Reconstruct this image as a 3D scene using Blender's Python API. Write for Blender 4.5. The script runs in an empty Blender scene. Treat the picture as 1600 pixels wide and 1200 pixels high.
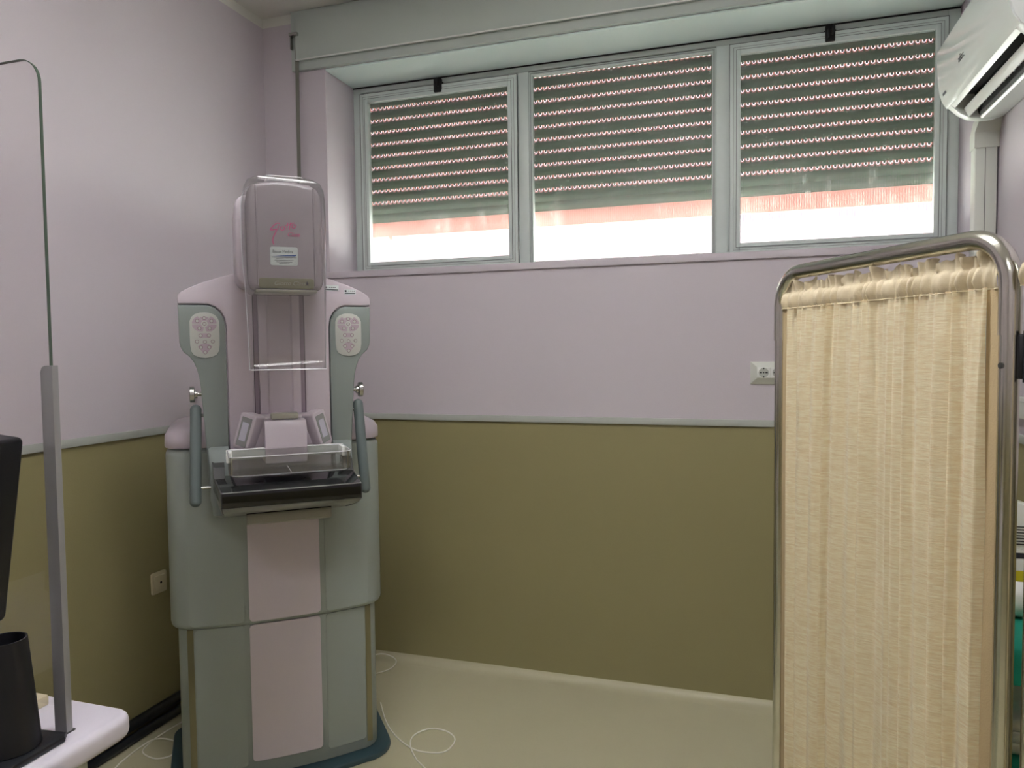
import bpy, bmesh, math, random
from mathutils import Vector, Matrix
random.seed(7)
C = bpy.context.scene.collection
S = bpy.context.scene
PI = math.pi
R = math.radians

# ------------------------------------------------------------------ camera, world, exposure
cam_d = bpy.data.cameras.new('camera')
cam_d.sensor_fit = 'HORIZONTAL'; cam_d.sensor_width = 36.0
cam_d.lens = 36.0 * 1140.2 / 1600.0
cam_d.clip_start = 0.02; cam_d.clip_end = 200
cam = bpy.data.objects.new('camera', cam_d); C.objects.link(cam)
yaw, pit, rol = .31119, .04721, -.0114
fwd = Vector((-math.sin(yaw)*math.cos(pit), math.cos(yaw)*math.cos(pit), -math.sin(pit)))
r0 = Vector((math.cos(yaw), math.sin(yaw), 0)); u0 = r0.cross(fwd)
rr = math.cos(rol)*r0 + math.sin(rol)*u0; uu = -math.sin(rol)*r0 + math.cos(rol)*u0
m = Matrix((rr, uu, -fwd)).transposed().to_4x4(); m.translation = Vector((0, 0, 1.5))
cam.matrix_world = m
S.camera = cam

W = bpy.data.worlds.new('overcast_sky'); S.world = W; W.use_nodes = True
bg = W.node_tree.nodes['Background']
bg.inputs['Color'].default_value = (0.84, 0.93, 1.0, 1); bg.inputs['Strength'].default_value = 5.0
S.view_settings.view_transform = 'Standard'; S.view_settings.look = 'None'
S.view_settings.exposure = 0.53; S.view_settings.gamma = 1.0; S.view_settings.use_curve_mapping = False
LAMP = 24.0          # strength of the ceiling lamp diffuser (built below)

sun_d = bpy.data.lights.new('sun', 'SUN'); sun_d.energy = 78; sun_d.angle = R(2); sun_d.color = (1, .97, .92)
sun = bpy.data.objects.new('sun', sun_d); C.objects.link(sun)      # shines along the facade onto the paving outside
sun.rotation_euler = Vector((-.60, .12, -.79)).to_track_quat('-Z', 'Y').to_euler()

# ------------------------------------------------------------------ materials
def lin(c):
    return tuple(((x/255)/12.92 if x/255 <= .04045 else ((x/255+.055)/1.055)**2.4) for x in c)
MATS = {}
def mat(name, col, rough=.5, metal=0., bump=0., bscale=200., spec=.5, coat=0., var=0., vscale=3., trans=0.):
    if name in MATS: return MATS[name]
    mt = bpy.data.materials.new(name); mt.use_nodes = True
    nt = mt.node_tree; p = nt.nodes['Principled BSDF']
    c = lin(col) + (1,)
    p.inputs['Base Color'].default_value = c; p.inputs['Roughness'].default_value = rough
    p.inputs['Metallic'].default_value = metal; p.inputs['Specular IOR Level'].default_value = spec
    p.inputs['Coat Weight'].default_value = coat
    tc = nt.nodes.new('ShaderNodeTexCoord')
    if var > 0:
        n = nt.nodes.new('ShaderNodeTexNoise'); n.inputs['Scale'].default_value = vscale; n.inputs['Detail'].default_value = 5
        nt.links.new(tc.outputs['Object'], n.inputs['Vector'])
        mx = nt.nodes.new('ShaderNodeMix'); mx.data_type = 'RGBA'
        mx.inputs[6].default_value = tuple(x*(1-var) for x in c[:3])+(1,)
        mx.inputs[7].default_value = tuple(min(1, x*(1+var)) for x in c[:3])+(1,)
        nt.links.new(n.outputs['Fac'], mx.inputs[0]); nt.links.new(mx.outputs[2], p.inputs['Base Color'])
    if bump > 0:
        n = nt.nodes.new('ShaderNodeTexNoise'); n.inputs['Scale'].default_value = bscale; n.inputs['Detail'].default_value = 3
        nt.links.new(tc.outputs['Object'], n.inputs['Vector'])
        b = nt.nodes.new('ShaderNodeBump'); b.inputs['Strength'].default_value = bump; b.inputs['Distance'].default_value = .002
        nt.links.new(n.outputs['Fac'], b.inputs['Height']); nt.links.new(b.outputs[0], p.inputs['Normal'])
    MATS[name] = mt
    return mt

def wall_mat():
    mt = bpy.data.materials.new('two_tone_wall_paint'); mt.use_nodes = True; nt = mt.node_tree
    p = nt.nodes['Principled BSDF']
    g = nt.nodes.new('ShaderNodeNewGeometry'); sx = nt.nodes.new('ShaderNodeSeparateXYZ')
    nt.links.new(g.outputs['Position'], sx.inputs[0])
    gt = nt.nodes.new('ShaderNodeMath'); gt.operation = 'GREATER_THAN'; gt.inputs[1].default_value = 1.18
    nt.links.new(sx.outputs['Z'], gt.inputs[0])
    n = nt.nodes.new('ShaderNodeTexNoise'); n.inputs['Scale'].default_value = 1.7; n.inputs['Detail'].default_value = 6
    nt.links.new(g.outputs['Position'], n.inputs['Vector'])
    def pair(a, b):
        mx = nt.nodes.new('ShaderNodeMix'); mx.data_type = 'RGBA'
        mx.inputs[6].default_value = lin(a)+(1,); mx.inputs[7].default_value = lin(b)+(1,)
        nt.links.new(n.outputs['Fac'], mx.inputs[0]); return mx
    o = pair(OLIVE[0], OLIVE[1]); k = pair(PINK[0], PINK[1])
    mx = nt.nodes.new('ShaderNodeMix'); mx.data_type = 'RGBA'
    nt.links.new(gt.outputs[0], mx.inputs[0]); nt.links.new(o.outputs[2], mx.inputs[6]); nt.links.new(k.outputs[2], mx.inputs[7])
    # white paint band under the ceiling
    g2 = nt.nodes.new('ShaderNodeMath'); g2.operation = 'GREATER_THAN'; g2.inputs[1].default_value = 3.104
    nt.links.new(sx.outputs['Z'], g2.inputs[0])
    m2 = nt.nodes.new('ShaderNodeMix'); m2.data_type = 'RGBA'
    nt.links.new(g2.outputs[0], m2.inputs[0]); nt.links.new(mx.outputs[2], m2.inputs[6]); m2.inputs[7].default_value = lin((214, 214, 206))+(1,)
    nt.links.new(m2.outputs[2], p.inputs['Base Color'])
    rr_ = nt.nodes.new('ShaderNodeMapRange'); rr_.inputs[3].default_value = .42; rr_.inputs[4].default_value = .65
    nt.links.new(gt.outputs[0], rr_.inputs[0]); nt.links.new(rr_.outputs[0], p.inputs['Roughness'])
    nb = nt.nodes.new('ShaderNodeTexNoise'); nb.inputs['Scale'].default_value = 160; nb.inputs['Detail'].default_value = 4
    nt.links.new(g.outputs['Position'], nb.inputs['Vector'])
    b = nt.nodes.new('ShaderNodeBump'); b.inputs['Strength'].default_value = .18; b.inputs['Distance'].default_value = .002
    nt.links.new(nb.outputs['Fac'], b.inputs['Height']); nt.links.new(b.outputs[0], p.inputs['Normal'])
    return mt
OLIVE = ((144, 137, 98), (150, 142, 103)); PINK = ((194, 186, 193), (200, 192, 199))
M_wall = wall_mat()
M_ceil = mat('ceiling_paint', (222, 222, 214), .8, bump=.2, bscale=60)
M_floor = mat('olive_vinyl_floor', (190, 185, 156), .38, bump=.05, bscale=30, var=.07, vscale=2.2)
M_rail = mat('grey_chair_rail', (176, 180, 174), .45)
M_alu = mat('aluminium_window_frame', (204, 213, 209), .45, metal=.0, var=.07, vscale=14)
M_boxg = mat('grey_shutter_box', (182, 192, 186), .5, var=.03, vscale=6)
M_white = mat('white_plastic', (226, 228, 224), .28)
M_offwg = mat('white_casing', (212, 217, 213), .3)
M_offw = mat('off_white_plastic', (208, 210, 202), .4)
M_mlil = mat('lilac_plastic', (190, 180, 188), .3, bump=.04, bscale=500)
M_mpink = mat('pink_grey_panel', (202, 192, 200), .38, bump=.05, bscale=500)
M_mgrey = mat('light_grey_plastic', (150, 158, 152), .42, bump=.08, bscale=500)
M_mgrey2 = mat('grey_wing_plastic', (128, 136, 133), .4, bump=.05, bscale=500)
M_teal = mat('dark_teal_base', (52, 76, 84), .4)
M_hand = mat('grey_green_rubber', (96, 107, 106), .55)
M_blk = mat('gloss_black', (14, 14, 16), .09, spec=.6)
M_dgrey = mat('dark_grey_plastic', (62, 62, 62), .35)
M_under = mat('mid_grey_underside', (132, 134, 132), .35)
M_dark = mat('black_gap', (16, 16, 16), .7)
M_satin = mat('black_satin_plastic', (20, 21, 27), .42)
M_chrome = mat('worn_chrome', (204, 202, 192), .2, metal=1., var=.10, vscale=25)
M_steel = mat('brushed_steel', (180, 180, 176), .25, metal=1.)
M_strip = mat('dull_metal_strip', (150, 145, 120), .28, metal=.9)
M_hood = mat('mauve_grey_hood', (154, 145, 150), .22, coat=.4)
M_oliv = mat('olive_filter_plate', (120, 118, 88), .35)
M_beige = mat('beige_plate', (158, 156, 142), .4)
M_pinktxt = mat('pink_print', (206, 62, 124), .4)
M_label = mat('white_label', (206, 214, 212), .4)
M_blue = mat('blue_print', (44, 84, 150), .4)
M_ink = mat('dark_print', (40, 42, 52), .5)
M_cable = mat('ivory_cable', (238, 236, 226), .45)
M_strap = mat('grey_webbing', (120, 120, 112), .8, bump=.3, bscale=800)
M_pad = mat('mauve_button_pad', (170, 154, 164), .45)
M_keyp = mat('keypad_grey', (180, 182, 176), .45)
M_ring = mat('button_ring', (128, 100, 112), .45)
M_lcd = mat('lcd_glass', (186, 184, 198), .2)
M_desk = mat('white_desk_top', (208, 203, 214), .32)
M_creampl = mat('cream_socket', (208, 198, 168), .4)
M_teald = mat('teal_drape', (12, 140, 120), .8, bump=.3, bscale=200)
M_rubber = mat('black_rubber', (22, 25, 30), .4)
M_seam = mat('frame_seam', (96, 100, 98), .6)
M_grime = mat('black_grime', (28, 30, 30), .8)
M_yellow = mat('yellow_print', (214, 196, 40), .5)

def glass_mat(name, tint=(1, 1, 1), diff=.0, gloss=.08, rough=.03, streak=False, edge=None, clear=.9):
    mt = bpy.data.materials.new(name); mt.use_nodes = True; nt = mt.node_tree
    for n in list(nt.nodes): nt.nodes.remove(n)
    out = nt.nodes.new('ShaderNodeOutputMaterial')
    tr = nt.nodes.new('ShaderNodeBsdfTransparent'); tr.inputs[0].default_value = tuple(t*clear for t in tint)+(1,)
    gl = nt.nodes.new('ShaderNodeBsdfGlossy'); gl.inputs['Roughness'].default_value = rough
    lw = nt.nodes.new('ShaderNodeLayerWeight'); lw.inputs[0].default_value = .25
    mr = nt.nodes.new('ShaderNodeMapRange'); mr.inputs[3].default_value = gloss*.5; mr.inputs[4].default_value = min(1, gloss*6)
    nt.links.new(lw.outputs['Fresnel'], mr.inputs[0])
    a = nt.nodes.new('ShaderNodeMixShader'); nt.links.new(mr.outputs[0], a.inputs[0]); nt.links.new(gl.outputs[0], a.inputs[2])
    src = tr
    if diff > 0:
        tl = nt.nodes.new('ShaderNodeBsdfTranslucent'); tl.inputs[0].default_value = tuple(tint)+(1,)
        df = nt.nodes.new('ShaderNodeBsdfDiffuse'); df.inputs[0].default_value = tuple(tint)+(1,)
        h = nt.nodes.new('ShaderNodeMixShader'); h.inputs[0].default_value = .25
        nt.links.new(tl.outputs[0], h.inputs[1]); nt.links.new(df.outputs[0], h.inputs[2])
        b = nt.nodes.new('ShaderNodeMixShader'); b.inputs[0].default_value = diff
        nt.links.new(tr.outputs[0], b.inputs[1]); nt.links.new(h.outputs[0], b.inputs[2])
        if streak:
            tc = nt.nodes.new('ShaderNodeTexCoord'); sp = nt.nodes.new('ShaderNodeSeparateXYZ')
            nt.links.new(tc.outputs['Object'], sp.inputs[0])
            mu = nt.nodes.new('ShaderNodeMath'); mu.operation = 'MULTIPLY'; mu.inputs[1].default_value = 2*PI/.0100
            nt.links.new(sp.outputs['X'], mu.inputs[0])
            sn = nt.nodes.new('ShaderNodeMath'); sn.operation = 'SINE'; nt.links.new(mu.outputs[0], sn.inputs[0])
            mp = nt.nodes.new('ShaderNodeMapping'); mp.inputs['Scale'].default_value = (14, 1, 5)
            nt.links.new(tc.outputs['Object'], mp.inputs['Vector'])
            nz = nt.nodes.new('ShaderNodeTexNoise'); nz.inputs['Scale'].default_value = 1.3; nz.inputs['Detail'].default_value = 9; nz.inputs['Roughness'].default_value = .7
            nt.links.new(mp.outputs[0], nz.inputs['Vector'])
            cr = nt.nodes.new('ShaderNodeMapRange'); cr.inputs[1].default_value = .5; cr.inputs[2].default_value = .78; cr.inputs[3].default_value = 0; cr.inputs[4].default_value = .10
            nt.links.new(nz.outputs['Fac'], cr.inputs[0])
            m1 = nt.nodes.new('ShaderNodeMapRange'); m1.inputs[1].default_value = -1; m1.inputs[2].default_value = 1; m1.inputs[3].default_value = diff*.1; m1.inputs[4].default_value = diff*2.3
            nt.links.new(sn.outputs[0], m1.inputs[0])
            ad = nt.nodes.new('ShaderNodeMath'); ad.operation = 'ADD'; ad.use_clamp = True
            nt.links.new(m1.outputs[0], ad.inputs[0]); nt.links.new(cr.outputs[0], ad.inputs[1])
            nt.links.new(ad.outputs[0], b.inputs[0])
        src = b
    nt.links.new(src.outputs[0], a.inputs[1])
    nt.links.new(a.outputs[0], out.inputs['Surface'])
    return mt
M_pane = glass_mat('ribbed_window_glass', (.95, .99, .97), diff=.03, gloss=.03, rough=.45, streak=True)
M_clear = glass_mat('clear_acrylic', (.95, .96, .96), diff=.04, gloss=.12, rough=.05, clear=.96)
M_smoke = glass_mat('faint_smoky_acrylic', (.93, .93, .93), diff=.03, gloss=.07, rough=.12, clear=.97)
M_divg = glass_mat('divider_glass', (.99, .985, .985), diff=.0, gloss=.012, rough=.02, clear=.985)
M_gedge = mat('green_glass_edge', (70, 84, 72), .2)
M_cedge = mat('bright_acrylic_edge', (222, 222, 228), .25)

def thin_translucent(name, col, tcol, fac, rough=.6):
    mt = bpy.data.materials.new(name); mt.use_nodes = True; nt = mt.node_tree
    p = nt.nodes['Principled BSDF']; out = nt.nodes['Material Output']
    p.inputs['Base Color'].default_value = lin(col)+(1,); p.inputs['Roughness'].default_value = rough
    tl = nt.nodes.new('ShaderNodeBsdfTranslucent'); tl.inputs[0].default_value = lin(tcol)+(1,)
    mx = nt.nodes.new('ShaderNodeMixShader'); mx.inputs[0].default_value = fac
    nt.links.new(p.outputs[0], mx.inputs[1]); nt.links.new(tl.outputs[0], mx.inputs[2]); nt.links.new(mx.outputs[0], out.inputs['Surface'])
    return mt
M_slat = thin_translucent('green_grey_shutter_slat', (94, 112, 92), (120, 150, 104), .028)
M_slatb = thin_translucent('salmon_shutter_plastic', (222, 176, 168), (232, 176, 166), .30)

def curtain_mat():
    mt = bpy.data.materials.new('cream_slub_fabric'); mt.use_nodes = True; nt = mt.node_tree
    p = nt.nodes['Principled BSDF']; out = nt.nodes['Material Output']
    tc = nt.nodes.new('ShaderNodeTexCoord'); mp = nt.nodes.new('ShaderNodeMapping'); mp.inputs['Scale'].default_value = (1, 1, 10)
    nt.links.new(tc.outputs['Object'], mp.inputs['Vector'])
    n = nt.nodes.new('ShaderNodeTexNoise'); n.inputs['Scale'].default_value = 34; n.inputs['Detail'].default_value = 4; n.inputs['Roughness'].default_value = .7; n.inputs['Distortion'].default_value = .15
    nt.links.new(mp.outputs[0], n.inputs['Vector'])
    cr = nt.nodes.new('ShaderNodeValToRGB')
    cr.color_ramp.elements[0].position = .38; cr.color_ramp.elements[0].color = lin((236, 216, 174))+(1,)
    cr.color_ramp.elements[1].position = .66; cr.color_ramp.elements[1].color = lin((250, 240, 208))+(1,)
    nt.links.new(n.outputs['Fac'], cr.inputs[0]); nt.links.new(cr.outputs[0], p.inputs['Base Color'])
    p.inputs['Roughness'].default_value = .6; p.inputs['Sheen Weight'].default_value = .25
    b = nt.nodes.new('ShaderNodeBump'); b.inputs['Strength'].default_value = .5; b.inputs['Distance'].default_value = .004
    nt.links.new(n.outputs['Fac'], b.inputs['Height']); nt.links.new(b.outputs[0], p.inputs['Normal'])
    tl = nt.nodes.new('ShaderNodeBsdfTranslucent'); nt.links.new(cr.outputs[0], tl.inputs[0])
    mx = nt.nodes.new('ShaderNodeMixShader'); mx.inputs[0].default_value = .3
    nt.links.new(p.outputs[0], mx.inputs[1]); nt.links.new(tl.outputs[0], mx.inputs[2]); nt.links.new(mx.outputs[0], out.inputs['Surface'])
    return mt
M_cur = curtain_mat()
M_curh = mat('cream_curtain_header', (210, 196, 166), .7, bump=.3, bscale=300)
M_emit = bpy.data.materials.new('lamp_diffuser'); M_emit.use_nodes = True
_p = M_emit.node_tree.nodes['Principled BSDF']; _p.inputs['Base Color'].default_value = (.9, .9, .9, 1)
_p.inputs['Emission Color'].default_value = (1, .985, .985, 1); _p.inputs['Emission Strength'].default_value = LAMP

# ------------------------------------------------------------------ mesh helpers
class MB:
    def __init__(s): s.bm = bmesh.new()
    def merge(s, b, bevel=0, seg=2, ang=25):
        if bevel > 0:
            b.normal_update()
            es = [e for e in b.edges if len(e.link_faces) == 2 and e.calc_face_angle(0) > R(ang)]
            bmesh.ops.bevel(b, geom=es, offset=bevel, segments=seg, affect='EDGES', profile=.5, clamp_overlap=True)
        me = bpy.data.meshes.new('tmp'); b.to_mesh(me); b.free(); s.bm.from_mesh(me); bpy.data.meshes.remove(me)
        return s
    def box(s, x0, x1, y0, y1, z0, z1, bevel=0, seg=2, mtx=None):
        b = bmesh.new(); bmesh.ops.create_cube(b, size=1)
        for v in b.verts: v.co = Vector(((x0+x1)/2+v.co.x*(x1-x0), (y0+y1)/2+v.co.y*(y1-y0), (z0+z1)/2+v.co.z*(z1-z0)))
        if bevel: 
            bmesh.ops.bevel(b, geom=list(b.edges), offset=bevel, segments=seg, affect='EDGES', profile=.5, clamp_overlap=True)
        if mtx: b.transform(mtx)
        return s.merge(b)
    def prism(s, pts, axis, a, b_, bevel=0, seg=2, mtx=None, ang=25):
        """pts = 2-D outline in the plane normal to axis, extruded a..b_"""
        b = bmesh.new()
        def P(u, v, w): return {'x': (w, u, v), 'y': (u, w, v), 'z': (u, v, w)}[axis]
        v0 = [b.verts.new(P(u, v, a)) for u, v in pts]; v1 = [b.verts.new(P(u, v, b_)) for u, v in pts]
        b.faces.new(v0); b.faces.new(v1[::-1]); n = len(pts)
        for i in range(n): b.faces.new((v0[i], v1[i], v1[(i+1) % n], v0[(i+1) % n]))
        bmesh.ops.recalc_face_normals(b, faces=b.faces)
        if bevel > 0:
            es = [e for e in b.edges if (e.verts[0] in v0) == (e.verts[1] in v0)]
            bmesh.ops.bevel(b, geom=es, offset=bevel, segments=seg, affect='EDGES', profile=.5, clamp_overlap=True)
        if mtx: b.transform(mtx)
        return s.merge(b)
    def loft(s, rings, cap=True, closed=True):
        b = bmesh.new(); rs = [[b.verts.new(p) for p in r] for r in rings]; n = len(rs[0])
        for i in range(len(rs)-1):
            for j in range(n if closed else n-1):
                b.faces.new((rs[i][j], rs[i][(j+1) % n], rs[i+1][(j+1) % n], rs[i+1][j]))
        if cap and closed: b.faces.new(rs[0][::-1]); b.faces.new(rs[-1])
        bmesh.ops.recalc_face_normals(b, faces=b.faces)
        return s.merge(b)
    def grid(s, rows):
        return s.loft(rows, cap=False, closed=False)
    def tube(s, pts, r, n=12, caps=True, closed=False):
        pts = [Vector(p) for p in pts]; N = len(pts); rad = r if isinstance(r, (list, tuple)) else [r]*N
        rings = []; prev = None
        for i, p in enumerate(pts):
            if closed: t = pts[(i+1) % N]-pts[i-1]
            else: t = pts[min(i+1, N-1)]-pts[max(i-1, 0)]
            t.normalize()
            if prev is None:
                a = Vector((0, 0, 1)) if abs(t.z) < .9 else Vector((1, 0, 0)); u = t.cross(a).normalized()
            else: u = (prev - t*prev.dot(t)).normalized()
            prev = u; w = t.cross(u)
            rings.append([tuple(p+(u*math.cos(2*PI*k/n)+w*math.sin(2*PI*k/n))*rad[i]) for k in range(n)])
        if closed: rings.append(rings[0]); caps = False
        return s.loft(rings, cap=caps)
    def cyl(s, p0, p1, r, n=24, bevel=0):
        return s.tube([p0, p1], r, n)
    def disc(s, c, r, n=20, h=.002, axis='y', bevel=0):
        pts = [(c[0]+r*math.cos(2*PI*k/n), c[2]+r*math.sin(2*PI*k/n)) for k in range(n)]
        return s.prism(pts, 'y', c[1], c[1]-h, bevel)
    def done(s, name, m_, parent=None, smooth=True, ang=35):
        me = bpy.data.meshes.new(name); s.bm.to_mesh(me); s.bm.free()
        if smooth:
            me.shade_smooth(); me.set_sharp_from_angle(angle=R(ang))
        me.materials.append(m_)
        o = bpy.data.objects.new(name, me); C.objects.link(o)
        if parent is not None: o.parent = parent
        return o
def tag(o, label, cat, group=None):
    o['label'] = label; o['category'] = cat
    if group: o['group'] = group
    return o
def struct(o):
    o['kind'] = 'structure'; return o
def thing(name, label, cat, loc=(0, 0, 0), rz=0, group=None):
    o = bpy.data.objects.new(name, None); C.objects.link(o); o.location = loc; o.rotation_euler = (0, 0, rz)
    o.empty_display_size = .1
    return tag(o, label, cat, group)
def mark(o, text): o['label'] = text; return o
def curve(pts, sub=6, closed=False):
    """Catmull-Rom through 3-D points"""
    P = [Vector(p) for p in pts]; n = len(P); out = []
    for i in range(n if closed else n-1):
        p0 = P[i-1] if (i > 0 or closed) else P[0]; p1 = P[i]; p2 = P[(i+1) % n]; p3 = P[(i+2) % n] if (closed or i+2 < n) else P[-1]
        for k in range(sub):
            t = k/sub
            out.append(.5*((2*p1)+(p2-p0)*t+(2*p0-5*p1+4*p2-p3)*t*t+(3*p1-p0-3*p2+p3)*t**3))
    if not closed: out.append(P[-1])
    return out
def rrect(x0, x1, z0, z1, r, n=5):
    out = []
    for cx, cz, a0 in ((x1-r, z0+r, -90), (x1-r, z1-r, 0), (x0+r, z1-r, 90), (x0+r, z0+r, 180)):
        for k in range(n+1):
            a = R(a0+90*k/n); out.append((cx+r*math.cos(a), cz+r*math.sin(a)))
    return out
def text(body, size, name, m_, parent, mtx, extrude=.0004, align='CENTER', shear=0., sx=1.):
    cu = bpy.data.curves.new(name, 'FONT'); cu.body = body; cu.size = size; cu.extrude = extrude; cu.align_x = align; cu.shear = shear
    cu.align_y = 'CENTER'
    o = bpy.data.objects.new(name, cu); C.objects.link(o)
    dg = bpy.context.evaluated_depsgraph_get()
    me = bpy.data.meshes.new_from_object(o.evaluated_get(dg)); bpy.data.objects.remove(o)
    me.transform(Matrix.Diagonal((sx, 1, 1, 1))); me.transform(mtx); me.materials.clear(); me.materials.append(m_)
    t = bpy.data.objects.new(name, me); C.objects.link(t)
    if parent is not None: t.parent = parent
    return t
def face_mtx(x, y, z, tilt=0):      # lettering on a face looking along -Y
    return Matrix.Translation((x, y, z)) @ Matrix.Rotation(R(90-tilt), 4, 'X')

# ================================================================== ROOM
XL, XR, YB, YF, ZC = -2.294, .87, 3.152, -2.4, 3.15
OX0, OX1, OZ0, OZ1 = -1.945, .818, 1.887, 2.865
b = MB(); b.box(XL-.2, XR+.2, YF-.2, YB+.47, -.2, 0)
struct(b.done('floor', M_floor, smooth=False))
b = MB(); b.box(XL-.2, XR+.2, YF-.2, YB+.47, ZC, ZC+.2)
struct(b.done('ceiling', M_ceil, smooth=False))
b = MB(); b.box(XL-.2, XL, YF-.2, YB+.47, 0, ZC); struct(b.done('wall_left', M_wall, smooth=False))
b = MB(); b.box(XR, XR+.2, YF-.2, YB+.47, 0, ZC); struct(b.done('wall_right', M_wall, smooth=False))
b = MB(); b.box(XL, XR, YF-.2, YF, 0, ZC); struct(b.done('wall_front', M_wall, smooth=False))
b = MB()
b.box(XL, OX0, YB, YB+.46, 0, ZC); b.box(OX1, XR, YB, YB+.46, 0, ZC)
b.box(OX0, OX1, YB, YB+.46, 0, OZ0); b.box(OX0, OX1, YB+.0, YB+.46, OZ1+.002, ZC)
struct(b.done('wall_back', M_wall, smooth=False))
# grey rail between the two paints
b = MB(); b.box(XL, XR, YB-.012, YB, 1.172, 1.200, .002); struct(b.done('trim_1', M_rail))
b = MB(); b.box(XL, XL+.012, YF, YB, 1.170, 1.200, .002); struct(b.done('trim_2', M_rail))
b = MB(); b.box(XR-.012, XR, YF, YB, 1.172, 1.200, .002); struct(b.done('trim_3', M_rail))
# floor vinyl upturned at the back wall
b = MB(); b.prism([(YB, 0), (YB-.05, 0.0), (YB-.03, .003), (YB-.012, .010), (YB-.003, .022), (YB, .03)], 'x', XL, XR)
struct(b.done('baseboard_back', M_floor))
# sill lip at the foot of the window opening
b = MB(); b.box(OX0-.03, OX1+.0, YB-.012, YB+.0, 1.857, OZ0, .002)
struct(b.done('trim_4', M_wall))
# two black cable hoses along the foot of the left wall
for nm, y0, xx, zz, r_, lab in (('cable_hose', 0, XL+.022, .056, .021, 'upper of the two black hoses running along foot of left wall'),
                             ('cable_hose', 0, XL+.047, .0175, .0175, 'lower black hose lying on floor along left wall')):
    b = MB(); b.tube([(xx, YF+.3+k*.17, zz) for k in range(33) if YF+.3+k*.17 < YB-.04], r_, 12)
    tag(b.done(nm, M_rubber), lab, 'hose')

# ---------------- shutter box
sb = thing('shutter_box', 'long grey roller shutter housing above the window, touching ceiling', 'shutter box', (-.63, 3.12, 2.865))
T = Matrix.Translation((.63, -3.12, -2.865))
b = MB(); b.box(-2.116, XR-.002, 3.128, YB+.0, 2.866, 3.148, .002, mtx=T); b.done('frame', M_boxg, sb)
b = MB(); b.box(-2.083, XR-.004, 3.112, 3.130, 2.907, 3.13, .004, mtx=T); b.done('front_panel', M_boxg, sb)
b = MB(); b.box(-2.080, XR-.006, 3.106, 3.114, 2.905, 2.911, .002, mtx=T); b.done('edge_strip', M_white, sb)
b = MB(); b.box(OX0+.002, OX1-.002, YB+.001, 3.418, 2.857, 2.8655, mtx=T); mark(b.done('underside_panel', mat('pale_green_white_panel', (226, 244, 238), .5), sb), 'pale green-white underside panel')

st = thing('shutter_strap', 'narrow grey webbing strap hanging from the left end of the shutter box', 'strap', (-2.075, 3.11, 1.0))
b = MB()
pts = [(-2.078+.005*math.sin(k*.35)*0-.012*(k/20), 3.118, 3.03-.0995*k) for k in range(21)]
rows = []
for x, y, z in pts: rows.append([(x-.010+2.075, y-3.11, z-1.0), (x+.010+2.075, y-3.11, z-1.0), (x+.010+2.075, y-3.11+.0015, z-1.0), (x-.010+2.075, y-3.11+.0015, z-1.0)])
b.loft(rows); b.done('webbing', M_strap, st)
b = MB(); b.box(-.035, .013, -.012, .016, 2.022, 2.038, .003); b.box(-.030, -.024, -.008, .012, 1.96, 2.03, .001); b.done('guide_bracket', M_steel, st)

# ================================================================== WINDOW
WY = 3.415
win = bpy.data.objects.new('window_1', None); C.objects.link(win); win.location = (-.5635, WY, OZ0); struct(win)
TW = Matrix.Translation((.5635, -WY, -OZ0))
def bar(b, x0, x1, z0, z1, y0, y1, bev=.002): b.box(x0, x1, y0, y1, z0, z1, bev, mtx=TW)
def ringframe(name, x0, x1, z0, z1, w, y0, y1, m_=M_alu, parent=win, bev=.002, wt=None, wb=None):
    wt = wt or w; wb = wb or w
    b = MB()
    bar(b, x0, x0+w, z0, z1, y0, y1, bev); bar(b, x1-w, x1, z0, z1, y0, y1, bev)
    bar(b, x0+w, x1-w, z0, z0+wb, y0, y1, bev); bar(b, x0+w, x1-w, z1-wt, z1, y0, y1, bev)
    return b.done(name, m_, parent)
f = ringframe('frame', OX0+.001, OX1-.001, OZ0+.0, OZ1-.009, .045, WY, WY+.05, wb=.03, wt=.028)
b = MB(); bar(b, -1.052, -1.000, OZ0+.03, OZ1-.036, WY+.002, WY+.05); b.done('mullion', M_alu, win)
b = MB(); bar(b, -.132, -.074, OZ0+.03, OZ1-.036, WY+.002, WY+.05); b.done('mullion', M_alu, win)
def sash(x0, x1, z0, z1, y0, w, lab):
    o = ringframe('sash', x0, x1, z0, z1, w, y0, y0+.03); mark(o, lab)
    ringframe('bead', x0+w*.62, x1-w*.62, z0+w*.62, z1-w*.62, w*.42, y0-.006, y0+.004, parent=win, bev=.001)
    ringframe('bead', x0+w*.80, x1-w*.80, z0+w*.80, z1-w*.80, w*.22, y0+.002, y0+.010, parent=win, bev=.0008)
    ringframe('seam', x0-.0015, x1+.0015, z0-.0015, z1+.0015, .002, y0-.0008, y0+.01, m_=M_seam, parent=win, bev=0)
    ringframe('seam', x0+w*.34, x1-w*.34, z0+w*.34, z1-w*.34, .0016, y0-.0006, y0+.004, m_=M_under, parent=win, bev=0)
    ringframe('seam', x0+w*.615, x1-w*.615, z0+w*.615, z1-w*.615, .0016, y0-.0068, y0-.0040, m_=M_seam, parent=win, bev=0)
    b = MB(); b.box(x0+w, x1-w, y0+.012, y0+.017, z0+w, z1-w, mtx=TW)
    g = b.done('glass_pane', M_pane, win, smooth=False)
sash(-1.900, -1.054, 1.912, 2.818, WY-.012, .044, 'left sash')
sash(-1.000, -.132, 1.905, 2.826, WY+.008, .018, 'middle light')
sash(-.074, .772, 1.912, 2.822, WY-.012, .044, 'right sash')
b = MB(); bar(b, OX0+.002, OX1-.002, 2.851, 2.857, WY-.004, WY+.01, 0); b.done('seam', M_dark, win)
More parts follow.
